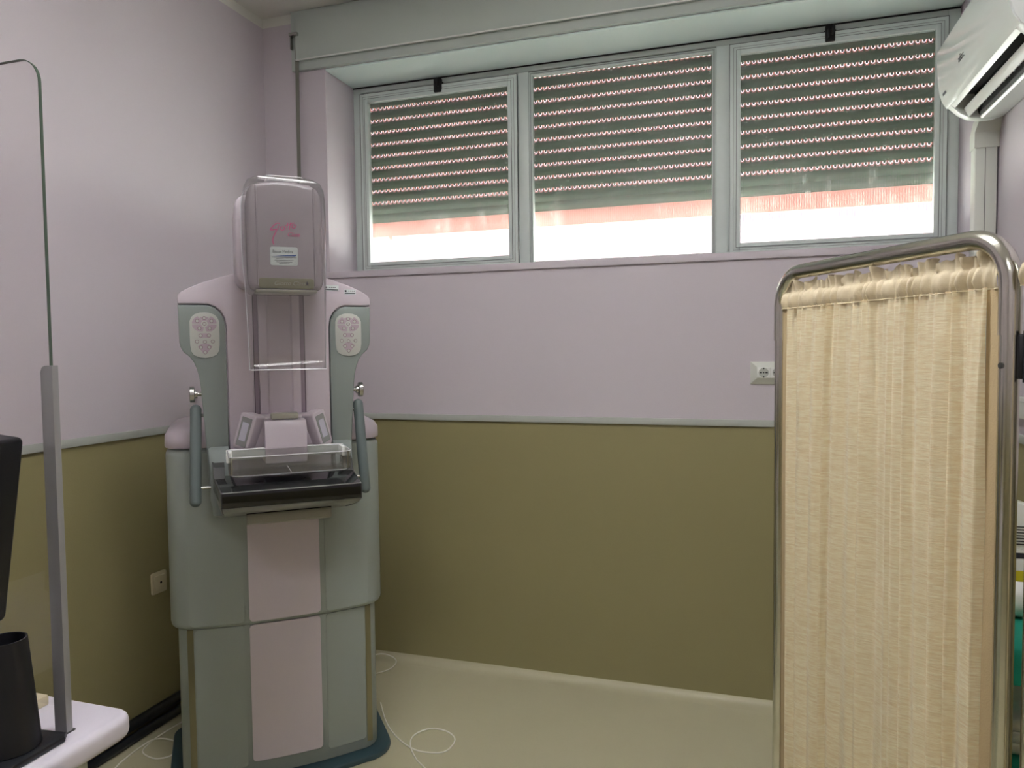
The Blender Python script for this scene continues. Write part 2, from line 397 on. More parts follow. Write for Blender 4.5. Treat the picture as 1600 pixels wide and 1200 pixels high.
for x in (-1.461, .33):
    b = MB(); zt = 2.845
    b.box(x-.019, x+.019, WY-.030, WY-.002, zt-.068, zt, .004, mtx=TW); b.box(x-.013, x-.002, WY-.042, WY-.028, zt-.06, zt-.02, .003, mtx=TW)
    b.box(x+.003, x+.013, WY-.045, WY-.028, zt-.045, zt-.004, .003, mtx=TW); b.box(x-.024, x+.024, WY-.008, WY+.0, zt-.028, zt-.016, .001, mtx=TW)
    b.done('latch', M_dark, win)
# ---------------- roller shutter
SY = 3.545
sh = thing('roller_shutter', 'dark green slatted roller shutter with rows of light slots behind the ribbed glass', 'roller shutter', (-.5635, SY, OZ0+.2))
TS = Matrix.Translation((.5635, -SY, -(OZ0+.2)))
def slat(z0, h):
    b = MB(); rows = []
    n = 8
    for k in range(n+1):
        t = k/n; z = z0+h*t; y = SY+.006-.011*math.sin(PI*t)
        rows.append([Vector((OX0+.004, y, z)), Vector((OX1-.004, y, z))])
    for k in range(n, -1, -1):
        t = k/n; z = z0+h*t; y = SY+.012-.006*math.sin(PI*t)
        rows.append([Vector((OX0+.004, y, z)), Vector((OX1-.004, y, z))])
    rows.append(rows[0])
    b.loft([[TS @ p for p in r] for r in rows], cap=False, closed=False)
    return b.done('slat', M_slat, sh)
pitch = .062; gap = .019
for k in range(11):
    zr = 2.280+pitch*k
    slat(zr+gap, pitch-gap)
    # slotted neck: crossing thin webs leave a row of X-shaped light slots
    b = MB(); wb = MB(); per = .0245; nx = int((OX1-OX0)/per)-1
    for i in range(nx):
        x0 = OX0+.012+i*per; xc = x0+per/2; w = .0052
        for xa in (x0, x0+per):
            b.prism([(xa-w, zr-.001), (xa+w, zr-.001), (xc+w*.6, zr+gap*.6), (xc-w*.6, zr+gap*.6)], 'y', SY+.004, SY+.008, mtx=TS)
        b.prism([(xc-.003, zr+gap*.5), (xc+.003, zr+gap*.5), (xc+.0055, zr+gap+.001), (xc-.0055, zr+gap+.001)], 'y', SY+.004, SY+.008, mtx=TS)
        wb.prism([(xc-.0052, zr-.001), (xc+.0052, zr-.001), (xc+.0015, zr+gap*.42), (xc-.0015, zr+gap*.42)], 'y', SY+.001, SY+.0035, mtx=TS)
        wb.prism([(x0-.0055, zr+gap+.001), (x0+.0055, zr+gap+.001), (x0+.0035, zr+gap*.45), (x0-.0035, zr+gap*.45)], 'y', SY+.001, SY+.0035, mtx=TS)
    wb.done('neck_web', M_slat, sh, smooth=False)
    b.done('slotted_neck', M_slatb, sh, smooth=False)
for k in range(2): slat(2.186+.047*k, .047)
b = MB(); b.box(OX0+.004, OX1-.004, SY-.006, SY+.012, 2.108, 2.184, .003, mtx=TS); mark(b.done('bottom_bar', M_slatb, sh), 'salmon bottom bar')
b = MB(); b.prism([(-1.815, 2.108), (-1.795, 2.108), (-1.797, 2.092), (-1.805, 2.085), (-1.812, 2.092)], 'y', SY-.014, SY+.004, mtx=TS); b.done('end_stop', M_slatb, sh)
# ---------------- outside: paving and a low pale parapet seen through the gap
b = MB(); b.box(-14, 14, YB+.47, 16, 1.2, 1.35); tag(b.done('paved_yard', mat('pale_paving', (206, 204, 200), .8, var=.08)), 'bright pale paving outside, seen under the shutter', 'paving')

fc = thing('street_facade', 'dusty pink building across the yard, a blur through the ribbed glass', 'building', (0, 15.5, 1.35))
fm = mat('pale_pink_render', (96, 78, 88), .85, var=.2, vscale=.5)
b = MB(); b.box(-14, 14, 0, 1.2, 0, 8.5); fw = b.done('wall', fm, fc, smooth=False)
b = MB(); b.box(-14.3, 14.3, -.4, 1.4, 8.5, 8.8); b.done('eaves', M_offw, fc, smooth=False)
b = MB(); b.box(-14, 14, -.06, 0, 3.0, 3.25); b.done('string_course', M_offw, fc, smooth=False)

# ================================================================== CEILING LAMP, plus a second one added as fill light (both out of frame)
for lx_, ly_, hl, lab in ((-.50, 1.25, .66, 'long white fluorescent ceiling lamp nearer the window'), (-.40, -1.2, .46, 'added fill light farther from the window, shaped as shorter fluorescent ceiling lamp')):
    cl = thing('ceiling_lamp', lab, 'ceiling lamp', (lx_, ly_, 3.15), 0, 'ceiling lamps')
    b = MB(); b.box(-hl, hl, -.18, .18, -.05, 0, .006); b.done('housing', M_white, cl)
    b = MB(); b.box(-hl+.04, hl-.04, -.14, .14, -.062, -.0505, .003); b.done('diffuser', M_emit, cl)

# ================================================================== MAMMOGRAPHY MACHINE
MM = thing('mammography_machine', 'tall pink and grey mammography machine standing in the corner beside the window', 'medical machine', (-1.544, 2.15, 0), R(40))
def arc(x, y0, k=.38): return y0+k*x*x
def plan(hw, y0, yb, r, k=.38, n=14):
    pts = []
    xc = hw-r
    for i in range(n+1):
        x = -xc+2*xc*i/n; pts.append((x, arc(x, y0, k)))
    ye = arc(xc, y0, k)
    for i in range(1, 7):
        a = -90+90*i/6; pts.append((xc+r*math.cos(R(a)), ye+r+r*math.sin(R(a))))
    for i in range(7):
        a = 90*i/6; pts.append((hw-.08+.08*math.cos(R(a)), yb-.08+.08*math.sin(R(a))))
    for i in range(7):
        a = 90+90*i/6; pts.append((-hw+.08+.08*math.cos(R(a)), yb-.08+.08*math.sin(R(a))))
    for i in range(0, 6):
        a = 180+90*i/6; pts.append((-xc+r*math.cos(R(a)), ye+r+r*math.sin(R(a))))
    return pts
b = MB(); b.prism(plan(.385, -.062, .50, .11, .42), 'z', .0, .022, .006, 3); o = b.done('base_plate', M_teal, MM)
for x, y in ((.10, -.045), (-.25, -.01), (.335, .18)):
    b = MB(); b.tube([(x, y, .022), (x, y, .026), (x, y, .0285)], [.009, .008, .003], 12)
    b.done('bolt', M_steel, o)
b = MB(); b.prism(plan(.340, .0, .45, .075), 'z', .022, .60, .004, 2); low = b.done('lower_housing', M_mgrey, MM)
b = MB(); b.prism(plan(.362, -.020, .47, .085), 'z', .562, 1.178, .022, 4); up = b.done('upper_housing', M_mgrey, MM)
# lilac cap with a domed top
rings = []
for z, ins in ((1.182, .0), (1.186, -.002), (1.222, -.001), (1.238, .008), (1.252, .03), (1.262, .06), (1.270, .11), (1.274, .16)):
    P = plan(.362-ins, -.020+ins*.9, .47-ins*.9, .085, .38)
    rings.append([(x, y, z) for x, y in P])
b = MB(); b.loft(rings); mark(b.done('cap', M_mlil, MM, ang=50), 'lilac domed cap')
def cpanel(name, x0, x1, z0, z1, y0, off, m_, parent, rad=.012, thick=.006):
    b = MB(); n = 18; xs = []
    for i in range(n+1):
        t = i/n; xs.append(x0+(x1-x0)*(.5-.5*math.cos(PI*t)))
    def zr(x):
        d = min(x-x0, x1-x); 
        return rad-math.sqrt(max(0, rad*rad-(rad-d)**2)) if d < rad else 0
    def ring(x):
        q = zr(x); y = arc(x, y0)
        return [(x, y-off, z0+q+.0015), (x, y-off, z1-q-.0015), (x, y-off+.0015, z1-q), (x, y+thick, z1-q), (x, y+thick, z0+q), (x, y-off+.0015, z0+q)]
    b.loft([ring(x) for x in xs]); return b.done(name, m_, parent, ang=30)
mark(cpanel('front_panel', -.112, .126, .075, .560, 0, .007, M_mpink, low), 'pink front panel')
cpanel('side_panel', -.286, -.128, .060, .560, 0, .003, M_mgrey, low); cpanel('side_panel', .146, .286, .060, .560, 0, .003, M_mgrey, low)
mark(cpanel('front_panel', -.112, .126, .578, 1.165, -.020, .007, M_mpink, up), 'pink front panel')
cpanel('side_panel', -.30, -.128, .575, 1.170, -.020, .003, M_mgrey, up); cpanel('side_panel', .146, .30, .575, 1.170, -.020, .003, M_mgrey, up)
for s in (-1, 1):
    cpanel('metal_strip', min(s*.291, s*.311), max(s*.291, s*.311), .045, .560, 0, .003+.012*0, M_strip, low, rad=.001, thick=.02)

# pivot block joining the arm to the column
b = MB(); b.prism(rrect(-.12, .12, 1.16, 1.62, .05), 'y', -.04, .16, .01); b.done('pivot_block', M_mlil, MM)
# arm: lilac body and grey wings
half = [(.0, 1.776), (.06, 1.772), (.12, 1.757), (.18, 1.739), (.23, 1.722), (.27, 1.704), (.290, 1.692), (.299, 1.682), (.301, 1.672), (.3005, 1.655)]
inner = [(.212, 1.655), (.192, 1.647), (.176, 1.633), (.165, 1.612), (.1605, 1.585), (.1605, 1.575), (.160, 1.38), (.160, 1.20), (.158, 1.0)]
outl = half+inner; outl = outl+[(-x, z) for x, z in outl[:0:-1]]
b = MB(); b.prism(outl, 'y', -.130, -.030, .004, 3); arm = b.done('arm_body', M_mlil, MM)
wing = [(.3005, 1.651), (.2995, 1.60), (.299, 1.535), (.296, 1.520), (.288, 1.504), (.270, 1.488), (.259, 1.472), (.251, 1.450), (.245, 1.425), (.241, 1.39),
        (.236, 1.31), (.231, 1.22), (.226, 1.13), (.222, 1.03), (.214, .985), (.19, .97)]
wi = [(.163, .985)] + [(x+.0025, z-.0035) for x, z in reversed(inner[1:-1])] + [(.212, 1.651)]
for s in (-1, 1):
    pl_ = [(s*x, z) for x, z in wing+wi]
    b = MB(); b.prism(pl_, 'y', -.132, -.045, .005, 3); w = b.done('arm_wing', M_mgrey2, MM); mark(w, 'grey wing panel')
    # fairing that carries the detector
    rings = []
    for z, y0, x1 in ((.975, -.15, .206), (.99, -.195, .216), (1.05, -.205, .219), (1.12, -.20, .220), (1.165, -.185, .222), (1.19, -.155, .224), (1.20, -.134, .226)):
        rings.append([(s*.165, -.05, z), (s*.165, y0, z), (s*(x1-.012), y0, z), (s*x1, y0+.012, z), (s*x1, -.05, z)])
    b = MB(); b.loft(rings); b.done('wing_fairing', M_mgrey2, MM, ang=45)
    # keypad on the wing
    cx = s*.2245; yk = -.1325
    ol = [(cx-.043, 1.600), (cx-.038, 1.613), (cx-.028, 1.622), (cx-.014, 1.627), (cx, 1.628), (cx+.014, 1.627), (cx+.028, 1.622), (cx+.038, 1.613), (cx+.043, 1.600),
          (cx+.0435, 1.56), (cx+.043, 1.525), (cx+.040, 1.505), (cx+.033, 1.494), (cx+.018, 1.487), (cx, 1.4845), (cx-.018, 1.487), (cx-.033, 1.494), (cx-.040, 1.505), (cx-.043, 1.525), (cx-.0435, 1.56)]
    b = MB(); b.prism(ol, 'y', yk+.001, yk-.003, .001); kp = b.done('keypad', M_keyp, w)
    yk -= .003; cz = 1.592
    for a0, a1, r1 in ((62, 118, .028), (122, 178, .036), (2, 58, .036), (184, 262, .036), (278, 356, .036)):
        pts = []
        for k in range(7):
            a = R(a0+(a1-a0)*k/6); ex = min(r1/max(.3, abs(math.cos(a))), r1*1.02); pts.append((cx+ex*math.cos(a), max(cz-.024, cz+min(r1*.8, .028)*math.sin(a))))
        for k in range(7):
            a = R(a1-(a1-a0)*k/6); pts.append((cx+.010*math.cos(a), cz+.010*math.sin(a)))
        b = MB(); b.prism(pts, 'y', yk+.0005, yk-.0008); b.done('button_pad', M_pad, kp, smooth=False)
    b = MB(); b.prism(rrect(cx-.018, cx+.018, 1.548, 1.562, .006), 'y', yk+.0005, yk-.0006); b.done('button_pad', M_pad, kp, smooth=False)
    b = MB(); b.prism([(cx-.021, 1.520), (cx-.010, 1.530), (cx+.010, 1.530), (cx+.021, 1.520), (cx+.006, 1.500), (cx-.006, 1.500)], 'y', yk+.0005, yk-.0006); b.done('button_pad', M_pad, kp, smooth=False)
    for dx, z in ((0, 1.610), (-.021, 1.601), (.021, 1.601), (0, 1.592), (-.015, 1.578), (.015, 1.578), (-.012, 1.555), (.012, 1.555), (-.023, 1.536), (.023, 1.536), (0, 1.535), (-.012, 1.518), (.012, 1.518), (0, 1.502)):
        b = MB(); b.disc((cx+dx, yk-.0005, z), .0058, 14, .0012); bt = b.done('button', M_ring, kp)
        b = MB(); b.disc((cx+dx, yk-.0016, z), .0044, 14, .0008); b.box(cx+dx-.0008, cx+dx+.0008, yk-.0030, yk-.0022, z-.002, z+.002); 
        bt2 = b.done('button', M_keyp, kp)
    # chrome knob and its shaft
    b = MB(); b.cyl((s*.235, -.10, 1.368), (s*.262, -.10, 1.368), .0065, 16); b.cyl((s*.252, -.10, 1.368), (s*.262, -.10, 1.368), .013, 20)
    b.tube([(s*.260, -.10, 1.368), (s*.2615, -.10, 1.368), (s*.2735, -.10, 1.368), (s*.275, -.10, 1.368)], [.023, .0255, .0255, .023], 28); mark(b.done('knob', M_steel, MM), 'round chrome knob')
    # grab handle
    top = Vector((s*.258, -.095, 1.335)); bot = Vector((s*.266, -.168, 1.018)); pts = []; rad = []
    for k in range(5):
        a = R(90*k/4); pts.append(top+(bot-top).normalized()*(.017*(1-math.sin(a))*1)); rad.append(max(.001, .017*math.sin(R(90*k/4))) if k else .001)
    pts = []; rad = []
    L = (bot-top).length; d = (bot-top)/L; rh = .0172
    for k in range(7):
        a = R(90*k/6); pts.append(top+d*rh*(1-math.cos(a))); rad.append(max(.0008, rh*math.sin(a)))
    for k in range(7):
        a = R(90-90*k/6); pts.append(bot-d*rh*(1-math.cos(a))); rad.append(max(.0008, rh*math.sin(a)))
    b = MB(); b.tube(pts, rad, 24); h = b.done('handle', M_hand, MM, ang=80)
    b = MB(); b.cyl((s*.228, -.10, 1.300), (s*.258, -.103, 1.300), .005, 12); b.done('handle_pin', M_steel, h)
    b = MB(); b.cyl((s*.218, -.155, 1.075), (s*.262, -.155, 1.075), .005, 12); b.done('handle_pin', M_steel, h)
# centre rail and its grooves
for s in (-1, 1):
    b = MB(); b.box(s*.080 if s < 0 else .065, -.065 if s < 0 else .080, -.1315, -.129, 1.18, 1.70); b.done('rail_groove', mat('mauve_groove', (146, 132, 144), .4), MM, smooth=False)
    b = MB(); b.box(s*.0795-.0012, s*.0795+.0012, -.1345, -.129, 1.18, 1.70); b.done('rail_lip', mat('dark_mauve_line', (96, 84, 94), .4), MM, smooth=False)
b = MB(); b.prism([(-.064, -.128), (-.064, -.146), (-.040, -.152), (-.034, -.147), (.034, -.147), (.040, -.152), (.064, -.146), (.064, -.128)], 'z', 1.18, 1.72)
mark(b.done('centre_rail', M_mlil, MM, ang=20), 'lilac sliding rail')
# labels on the right shoulder
for x0, x1, z0, z1 in ((.150, .196, 1.704, 1.722), (.214, .253, 1.693, 1.709)):
    tl = R(0)
    b = MB(); b.box(x0, x1, -.1312, -.1298, z0, z1); lb = b.done('rating_label', M_label, MM, smooth=False)
    b = MB(); b.box(x0+.002, x1-.002, -.1318, -.1308, z0+.002, z0+.0045); b.box(x0+.002, x0+.008, -.1318, -.1308, z0+.008, z0+.014); b.done('print', M_ink, lb, smooth=False)
    b = MB()
    for q in range(4): b.box(x0+.014+q*.006, x0+.018+q*.006, -.1318, -.1308, z0+.010, z0+.0125)
    b.done('print', M_ink, lb, smooth=False)

# ---------------- compression carriage with two display pods
b = MB(); b.box(-.098, .098, -.225, -.134, 1.185, 1.300, .012, 3); b.done('carriage', M_mlil, MM)
b = MB(); b.prism([(-.134, 1.150), (-.300, 1.160), (-.300, 1.268), (-.285, 1.288), (-.134, 1.292)], 'x', -.0625, .0625, .003, 2); b.done('carriage_block', M_mlil, MM)
b = MB(); b.box(-.040, .042, -.265, -.215, 1.2905, 1.309, .004); b.done('release_bar', M_beige, MM)
for s in (-1, 1):
    mt_ = Matrix.Translation((s*.108, -.222, 1.252)) @ Matrix.Rotation(R(s*42), 4, 'Z') @ Matrix.Rotation(R(-s*15), 4, 'Y') @ Matrix.Rotation(R(-6), 4, 'X')
    b = MB(); b.prism(rrect(-.029, .029, -.058, .058, .010), 'y', -.018, .034, .004, 3, mtx=mt_); pod = b.done('display_pod', M_mlil, MM)
    b = MB(); b.prism(rrect(-.019, .019, -.046, .046, .002), 'y', -.0192, -.0175, mtx=mt_); bz = b.done('display', M_under, pod, smooth=False)
    b = MB(); b.box(-.012, .012, -.0202, -.0188, -.028, .030, mtx=mt_); b.done('screen', M_lcd, pod, smooth=False)
# paddle bracket and clear paddle
br = [(-.175, -.36), (-.175, -.275), (-.160, -.262), (.160, -.262), (.175, -.275), (.175, -.36), (.160, -.355), (.157, -.295), (-.157, -.295), (-.160, -.355)]
b = MB(); b.prism(br, 'z', 1.176, 1.206, .003, 2); mark(b.done('paddle_bracket', M_white, MM), 'white paddle bracket')
b = MB()
def tray(hw, y0, y1, z0, z1, r=.03, n=5, flare=0):
    P = []
    for cx, cy, a0 in ((hw-r, y0+r, -90), (hw-.01, y1-.01, 0), (-hw+.01, y1-.01, 90), (-hw+r, y0+r, 180)):
        q = r if cy == y0+r else .01
        for k in range(n+1):
            a = R(a0+90*k/n); P.append((cx+q*math.cos(a), cy+q*math.sin(a)))
    return P
P0 = tray(.160, -.462, -.298, 0, 0, .022); P1 = tray(.170, -.472, -.298, 0, 0, .026); P2 = tray(.1672, -.469, -.301, 0, 0, .024); P3 = tray(.157, -.459, -.301, 0, 0, .02)
b.loft([[(x, y, 1.147) for x, y in P0], [(x, y, 1.155) for x, y in P1], [(x, y, 1.206) for x, y in P1], [(x, y, 1.206) for x, y in P2], [(x, y, 1.156) for x, y in P2], [(x, y, 1.150) for x, y in P3]])
pd = b.done('paddle', M_clear, MM, ang=30); mark(pd, 'clear acrylic compression paddle')
b = MB()
Q = [(x, y, 1.2065) for x, y in P1]; b.tube(Q, .0013, 6, closed=True)
Q = [(x, y, 1.151) for x, y in P0[:6]+P0[-6:]]; b.tube([Vector(p) for p in Q[-6:]+Q[:6]], .0012, 6)
b.box(-.001, .001, -.455, -.31, 1.1505, 1.1515); b.done('paddle_edge', M_cedge, pd)
# detector
pln = [(-.190, -.50), (.190, -.50), (.214, -.19), (.214, -.135), (-.214, -.135), (-.214, -.19)]
b = MB(); b.prism(pln, 'z', 1.070, 1.115, .0025, 2); det = b.done('detector', M_blk, MM); mark(det, 'glossy black detector table')
b = MB(); b.box(-.19, .19, -.5012, -.4985, 1.1125, 1.1155, .0006); b.done('detector_edge', M_under, det)
rings = []
for z, hw, yf in ((1.0695, .189, -.498), (1.056, .1885, -.478), (1.042, .187, -.43), (1.027, .186, -.37), (1.008, .183, -.29), (.990, .179, -.22), (.978, .173, -.17)):
    rings.append([(-hw, yf, z), (hw, yf, z), (hw+.012, -.14, z), (-hw-.012, -.14, z)])
b = MB(); b.loft(rings); b.done('detector_underside', M_under, MM, ang=50)
for s in (-1, 1):
    prof = [(-.497, 1.112), (-.497, 1.070), (-.44, 1.044), (-.36, 1.023), (-.26, .998), (-.18, .99), (-.14, 1.04), (-.14, 1.148), (-.19, 1.160), (-.23, 1.150), (-.265, 1.117)]
    lx = lambda y, z: .191+(y+.5)*(.025/.36)-.3*max(0, 1.07-z)
    b = MB(); b.loft([[(s*(lx(y, z)-.002), y, z) for y, z in prof], [(s*(lx(y, z)+.002), y, z) for y, z in prof]]); b.done('detector_side', M_dgrey, MM, smooth=False)
    shp = [(-.262, 1.1155), (-.228, 1.147), (-.19, 1.157), (-.14, 1.146), (-.14, 1.1155)]
    b = MB(); b.loft([[(s*.179, y, z) for y, z in shp], [(s*(lx(y, z)+.001), y, z) for y, z in shp]]); b.done('detector_shoulder', M_dgrey, MM, smooth=False)
mt_ = Matrix.Translation((0, -.352, 1.004)) @ Matrix.Rotation(R(-18), 4, 'X')
b = MB(); b.box(-.123, .123, -.008, .03, -.0145, .0145, .003, mtx=mt_); tp = b.done('name_plate', M_beige, MM)
b = MB(); b.box(-.123, .123, -.0095, .02, .0145, .0165, mtx=mt_); b.done('plate_gap', M_dark, tp, smooth=False)

# ---------------- tube head with hood
b = MB(); b.prism(rrect(-.131, .131, 1.70, 1.972, .035), 'y', -.30, -.02, .012, 3); b.done('tube_housing', M_mlil, MM)
hood = [(-.104, 1.700), (-.105, 1.93), (-.101, 1.955), (-.090, 1.973), (-.070, 1.983), (-.035, 1.9885), (0, 1.990), (.035, 1.9885), (.070, 1.983), (.090, 1.973), (.101, 1.955), (.105, 1.93), (.104, 1.700), (.098, 1.684), (.088, 1.678), (-.088, 1.678), (-.098, 1.684)]
b = MB(); b.prism(hood, 'y', -.442, -.20, .016, 5); hd = b.done('hood', M_hood, MM, ang=50); mark(hd, 'mauve-grey tube hood')
for x in (-.078, .080):
    b = MB(); b.tube([(x, -.4425, 1.69), (x, -.4425, 1.972)], .0022, 8); b.done('hood_ridge', M_hood, hd)
b = MB(); b.box(-.085, .085, -.450, -.36, 1.671, 1.679, .003); b.done('hood_lip', M_beige, hd)
b = MB(); b.prism(rrect(-.076, .077, 1.682, 1.712, .008), 'y', -.4455, -.440, .001); fp = b.done('filter_plate', M_oliv, hd)
text('Giotto Class', .017, 'embossed_print', M_beige, fp, face_mtx(.008, -.4458, 1.697), shear=.35)
b = MB(); b.prism([(.053, 1.690), (.055, 1.697), (.051, 1.700), (.0555, 1.7005), (.057, 1.705), (.059, 1.699), (.062, 1.698), (.059, 1.696), (.0605, 1.690), (.057, 1.694)], 'y', -.4466, -.4452); b.done('mark', M_ink, fp, smooth=False)
# sticker
b = MB(); b.prism(rrect(-.043, .033, 1.7480, 1.8010, .006), 'y', -.4438, -.4420); stk = b.done('sticker', M_label, hd, smooth=False)
text('Biesse Medica', .0115, 'print', M_ink, stk, face_mtx(-.009, -.4440, 1.7870), sx=.86)
b = MB(); b.prism([(-.036, 1.7735), (-.010, 1.7765), (.030, 1.7795), (.026, 1.7750), (-.01, 1.7740)], 'y', -.4443, -.4436); b.done('print', M_blue, stk, smooth=False)
b = MB()
for z, w in ((1.7710, .034), (1.7675, .022), (1.7630, .026), (1.7580, .022), (1.7535, .014)):
    b.box(-.005-w, -.005+w, -.4443, -.4436, z-.0006, z+.0006)
b.done('print', M_ink, stk, smooth=False)
# pink script lettering, drawn as brush strokes
def stroke(pts, w, name, parent, m_, y=-.4436):
    P = curve([(p[0], 0, p[1]) for p in pts], 6); b = MB(); rows = []
    for i, p in enumerate(P):
        t = (P[min(i+1, len(P)-1)]-P[max(i-1, 0)]).normalized(); nrm = Vector((-t.z, 0, t.x)); ww = w if not isinstance(w, tuple) else w[0]+(w[1]-w[0])*i/(len(P)-1)
        a = p+nrm*ww/2; c = p-nrm*ww/2
        rows.append([(a.x, y, a.z), (c.x, y, c.z), (c.x, y+.0012, c.z), (a.x, y+.0012, a.z)])
    b.loft(rows); return b.done(name, m_, parent, smooth=False)
def sc(px, py):   # script coordinates: pixel-like units of the lettering, 1 unit = 0.000233 m
    return ((px-690)*.000233-.003, 1.848-(py-250)*.000232)
G = lambda L: [sc(*p) for p in L]
stroke(G([(640, 170), (610, 165), (570, 195), (528, 248), (570, 246), (600, 238), (590, 275), (565, 330), (552, 380), (565, 428)]), (.0022, .0030), 'lettering', hd, M_pinktxt)
stroke(G([(625, 195), (618, 220), (615, 245)]), .0021, 'lettering', hd, M_pinktxt)
stroke(G([(672, 205), (655, 210), (645, 232), (660, 248), (685, 240), (695, 215), (675, 204)]), .0021, 'lettering', hd, M_pinktxt)
stroke(G([(735, 155), (725, 195), (722, 240)]), .0021, 'lettering', hd, M_pinktxt)
stroke(G([(770, 145), (758, 195), (752, 240)]), .0021, 'lettering', hd, M_pinktxt)
stroke(G([(705, 188), (750, 178), (810, 150)]), .0021, 'lettering', hd, M_pinktxt)
stroke(G([(805, 175), (788, 185), (782, 205), (800, 218), (822, 205), (828, 182), (805, 173)]), .0021, 'lettering', hd, M_pinktxt)
text('Class', .0165, 'lettering', M_pinktxt, hd, face_mtx(.0215, -.4434, 1.837), shear=.35)

# ---------------- clear face shield around the tube head
b = MB()
def shrow(z, ydeep, hw):
    r = .012; o = []
    o.append((-hw, -.456+ydeep, z))
    o.append((-hw, -.456+r, z))
    for k in range(1, 5):
        a = R(180+90*k/4); o.append((-hw+r+r*math.cos(a), -.456+r+r*math.sin(a), z))
    for k in range(0, 4):
        a = R(270+90*k/4); o.append((hw-r+r*math.cos(a), -.456+r+r*math.sin(a), z))
    o.append((hw, -.456+r, z)); o.append((hw, -.456+ydeep, z))
    return o
prof = [(1.450, .020, .106), (1.50, .024, .107), (1.60, .032, .109), (1.68, .045, .111), (1.72, .085, .112), (1.76, .13, .113), (1.82, .15, .114), (1.88, .155, .114), (1.94, .155, .113), (1.965, .15, .110), (1.985, .145, .100), (1.995, .14, .080), (1.9985, .135, .05)]
out_r = [shrow(*p) for p in prof]
b.grid(out_r); sd = b.done('face_shield', M_smoke, MM, ang=60); mark(sd, 'clear acrylic face shield')
sd.modifiers.new('thick', 'SOLIDIFY').thickness = .002
b = MB()
b.tube([Vector(r_[0]) for r_ in out_r], .0013, 6); b.tube([Vector(r_[-1]) for r_ in out_r], .0015, 6); b.tube([Vector(p) for p in out_r[0]], .0014, 6)
b.tube([Vector(p) for p in out_r[-1]], .0012, 6)
b.done('shield_edge', M_cedge, sd)

# ================================================================== FLOOR CABLES
def cable(pts, lab, r_=.0028, zs=None):
    P = []
    for i, p in enumerate(pts):
        z = p[2] if len(p) > 2 else .0035
        P.append((p[0], p[1], z))
    b = MB(); b.tube(curve(P, 8), r_, 8); return tag(b.done('cable', M_cable), lab, 'cable')
cable([(-1.479, 2.72), (-1.395, 2.60), (-1.325, 2.522), (-1.244, 2.459), (-1.16, 2.423), (-1.076, 2.439), (-1.057, 2.491), (-1.07, 2.549), (-1.126, 2.587), (-1.189, 2.573, .008), (-1.222, 2.513, .01), (-1.208, 2.446, .009), (-1.15, 2.373), (-1.092, 2.326), (-.989, 2.237), (-.80, 2.12), (-.55, 1.9)],
      'thin ivory cable looped once on the open floor right of the machine')
cable([(-2.17, 2.44), (-2.175, 2.40), (-2.179, 2.352), (-2.186, 2.265), (-2.185, 2.197), (-2.174, 2.147), (-2.155, 2.117), (-2.11, 2.099), (-2.068, 2.099), (-2.037, 2.129), (-2.045, 2.177), (-2.072, 2.207), (-2.113, 2.219), (-2.155, 2.211, .008), (-2.180, 2.184, .011), (-2.188, 2.142, .007), (-2.186, 2.076), (-2.168, 2.003), (-2.104, 1.902), (-1.98, 1.75)],
      'thin ivory cable looped on floor between the left wall and machine')
cable([(-1.80, 3.00, .004), (-1.76, 3.08, .012), (-1.70, 3.112, .028), (-1.656, 3.115, .030), (-1.600, 3.092, .026), (-1.58, 3.060, .018), (-1.592, 3.015, .008), (-1.64, 2.96, .0035), (-1.72, 2.90)],
      'short ivory cable loop against the foot of the back wall behind machine')

# ================================================================== WALL OUTLETS
wp = thing('outlet_plate', 'light grey surface-mounted outlet plate with round sockets on back wall', 'wall outlet', (.093, YB, 1.393))
b = MB()
b.loft([[(-.078, 0, -.046), (.078, 0, -.046), (.078, 0, .046), (-.078, 0, .046)], [(-.078, -.006, -.046), (.078, -.006, -.046), (.078, -.006, .046), (-.078, -.006, .046)],
        [(-.074, -.010, -.041), (.074, -.010, -.041), (.074, -.010, .044), (-.074, -.010, .044)], [(-.052, -.026, -.020), (.052, -.026, -.020), (.052, -.026, .024), (-.052, -.026, .024)]])
b.done('cover', M_offw, wp, ang=15)
for cx in (-.0265, .0265):
    b = MB(); b.box(cx-.0255, cx+.0255, -.0275, -.024, -.0195, .0235, .001); sk = b.done('socket', M_white, wp)
    b = MB(); b.disc((cx, -.0278, .002), .0195, 24, .0006); b.done('socket_well', M_rail, sk)
    b = MB(); b.box(cx-.0155, cx-.0065, -.0292, -.028, -.0005, .0045); b.box(cx+.0065, cx+.0155, -.0292, -.028, -.0005, .0045); b.disc((cx, -.028, .002), .0028, 10, .001)
    b.disc((cx, -.028, .019), .003, 10, .001); b.disc((cx, -.028, -.0155), .003, 10, .001); b.done('pin_hole', M_dark, sk, smooth=False)
sk = thing('wall_socket', 'small square cream socket with one dark hole low on left wall', 'wall socket', (XL, 2.362, .564))
b = MB(); b.prism(rrect(-.039, .039, -.044, .044, .008), 'x', 0, .008, .002); b.done('cover', M_creampl, sk)
b = MB(); b.prism(rrect(-.028, .028, -.030, .032, .009), 'x', .008, .015, .003); b.done('insert', M_creampl, sk)
b = MB(); b.tube([(.015, 0, .001), (.0165, 0, .001)], .005, 12); b.done('hole', M_dark, sk, smooth=False)

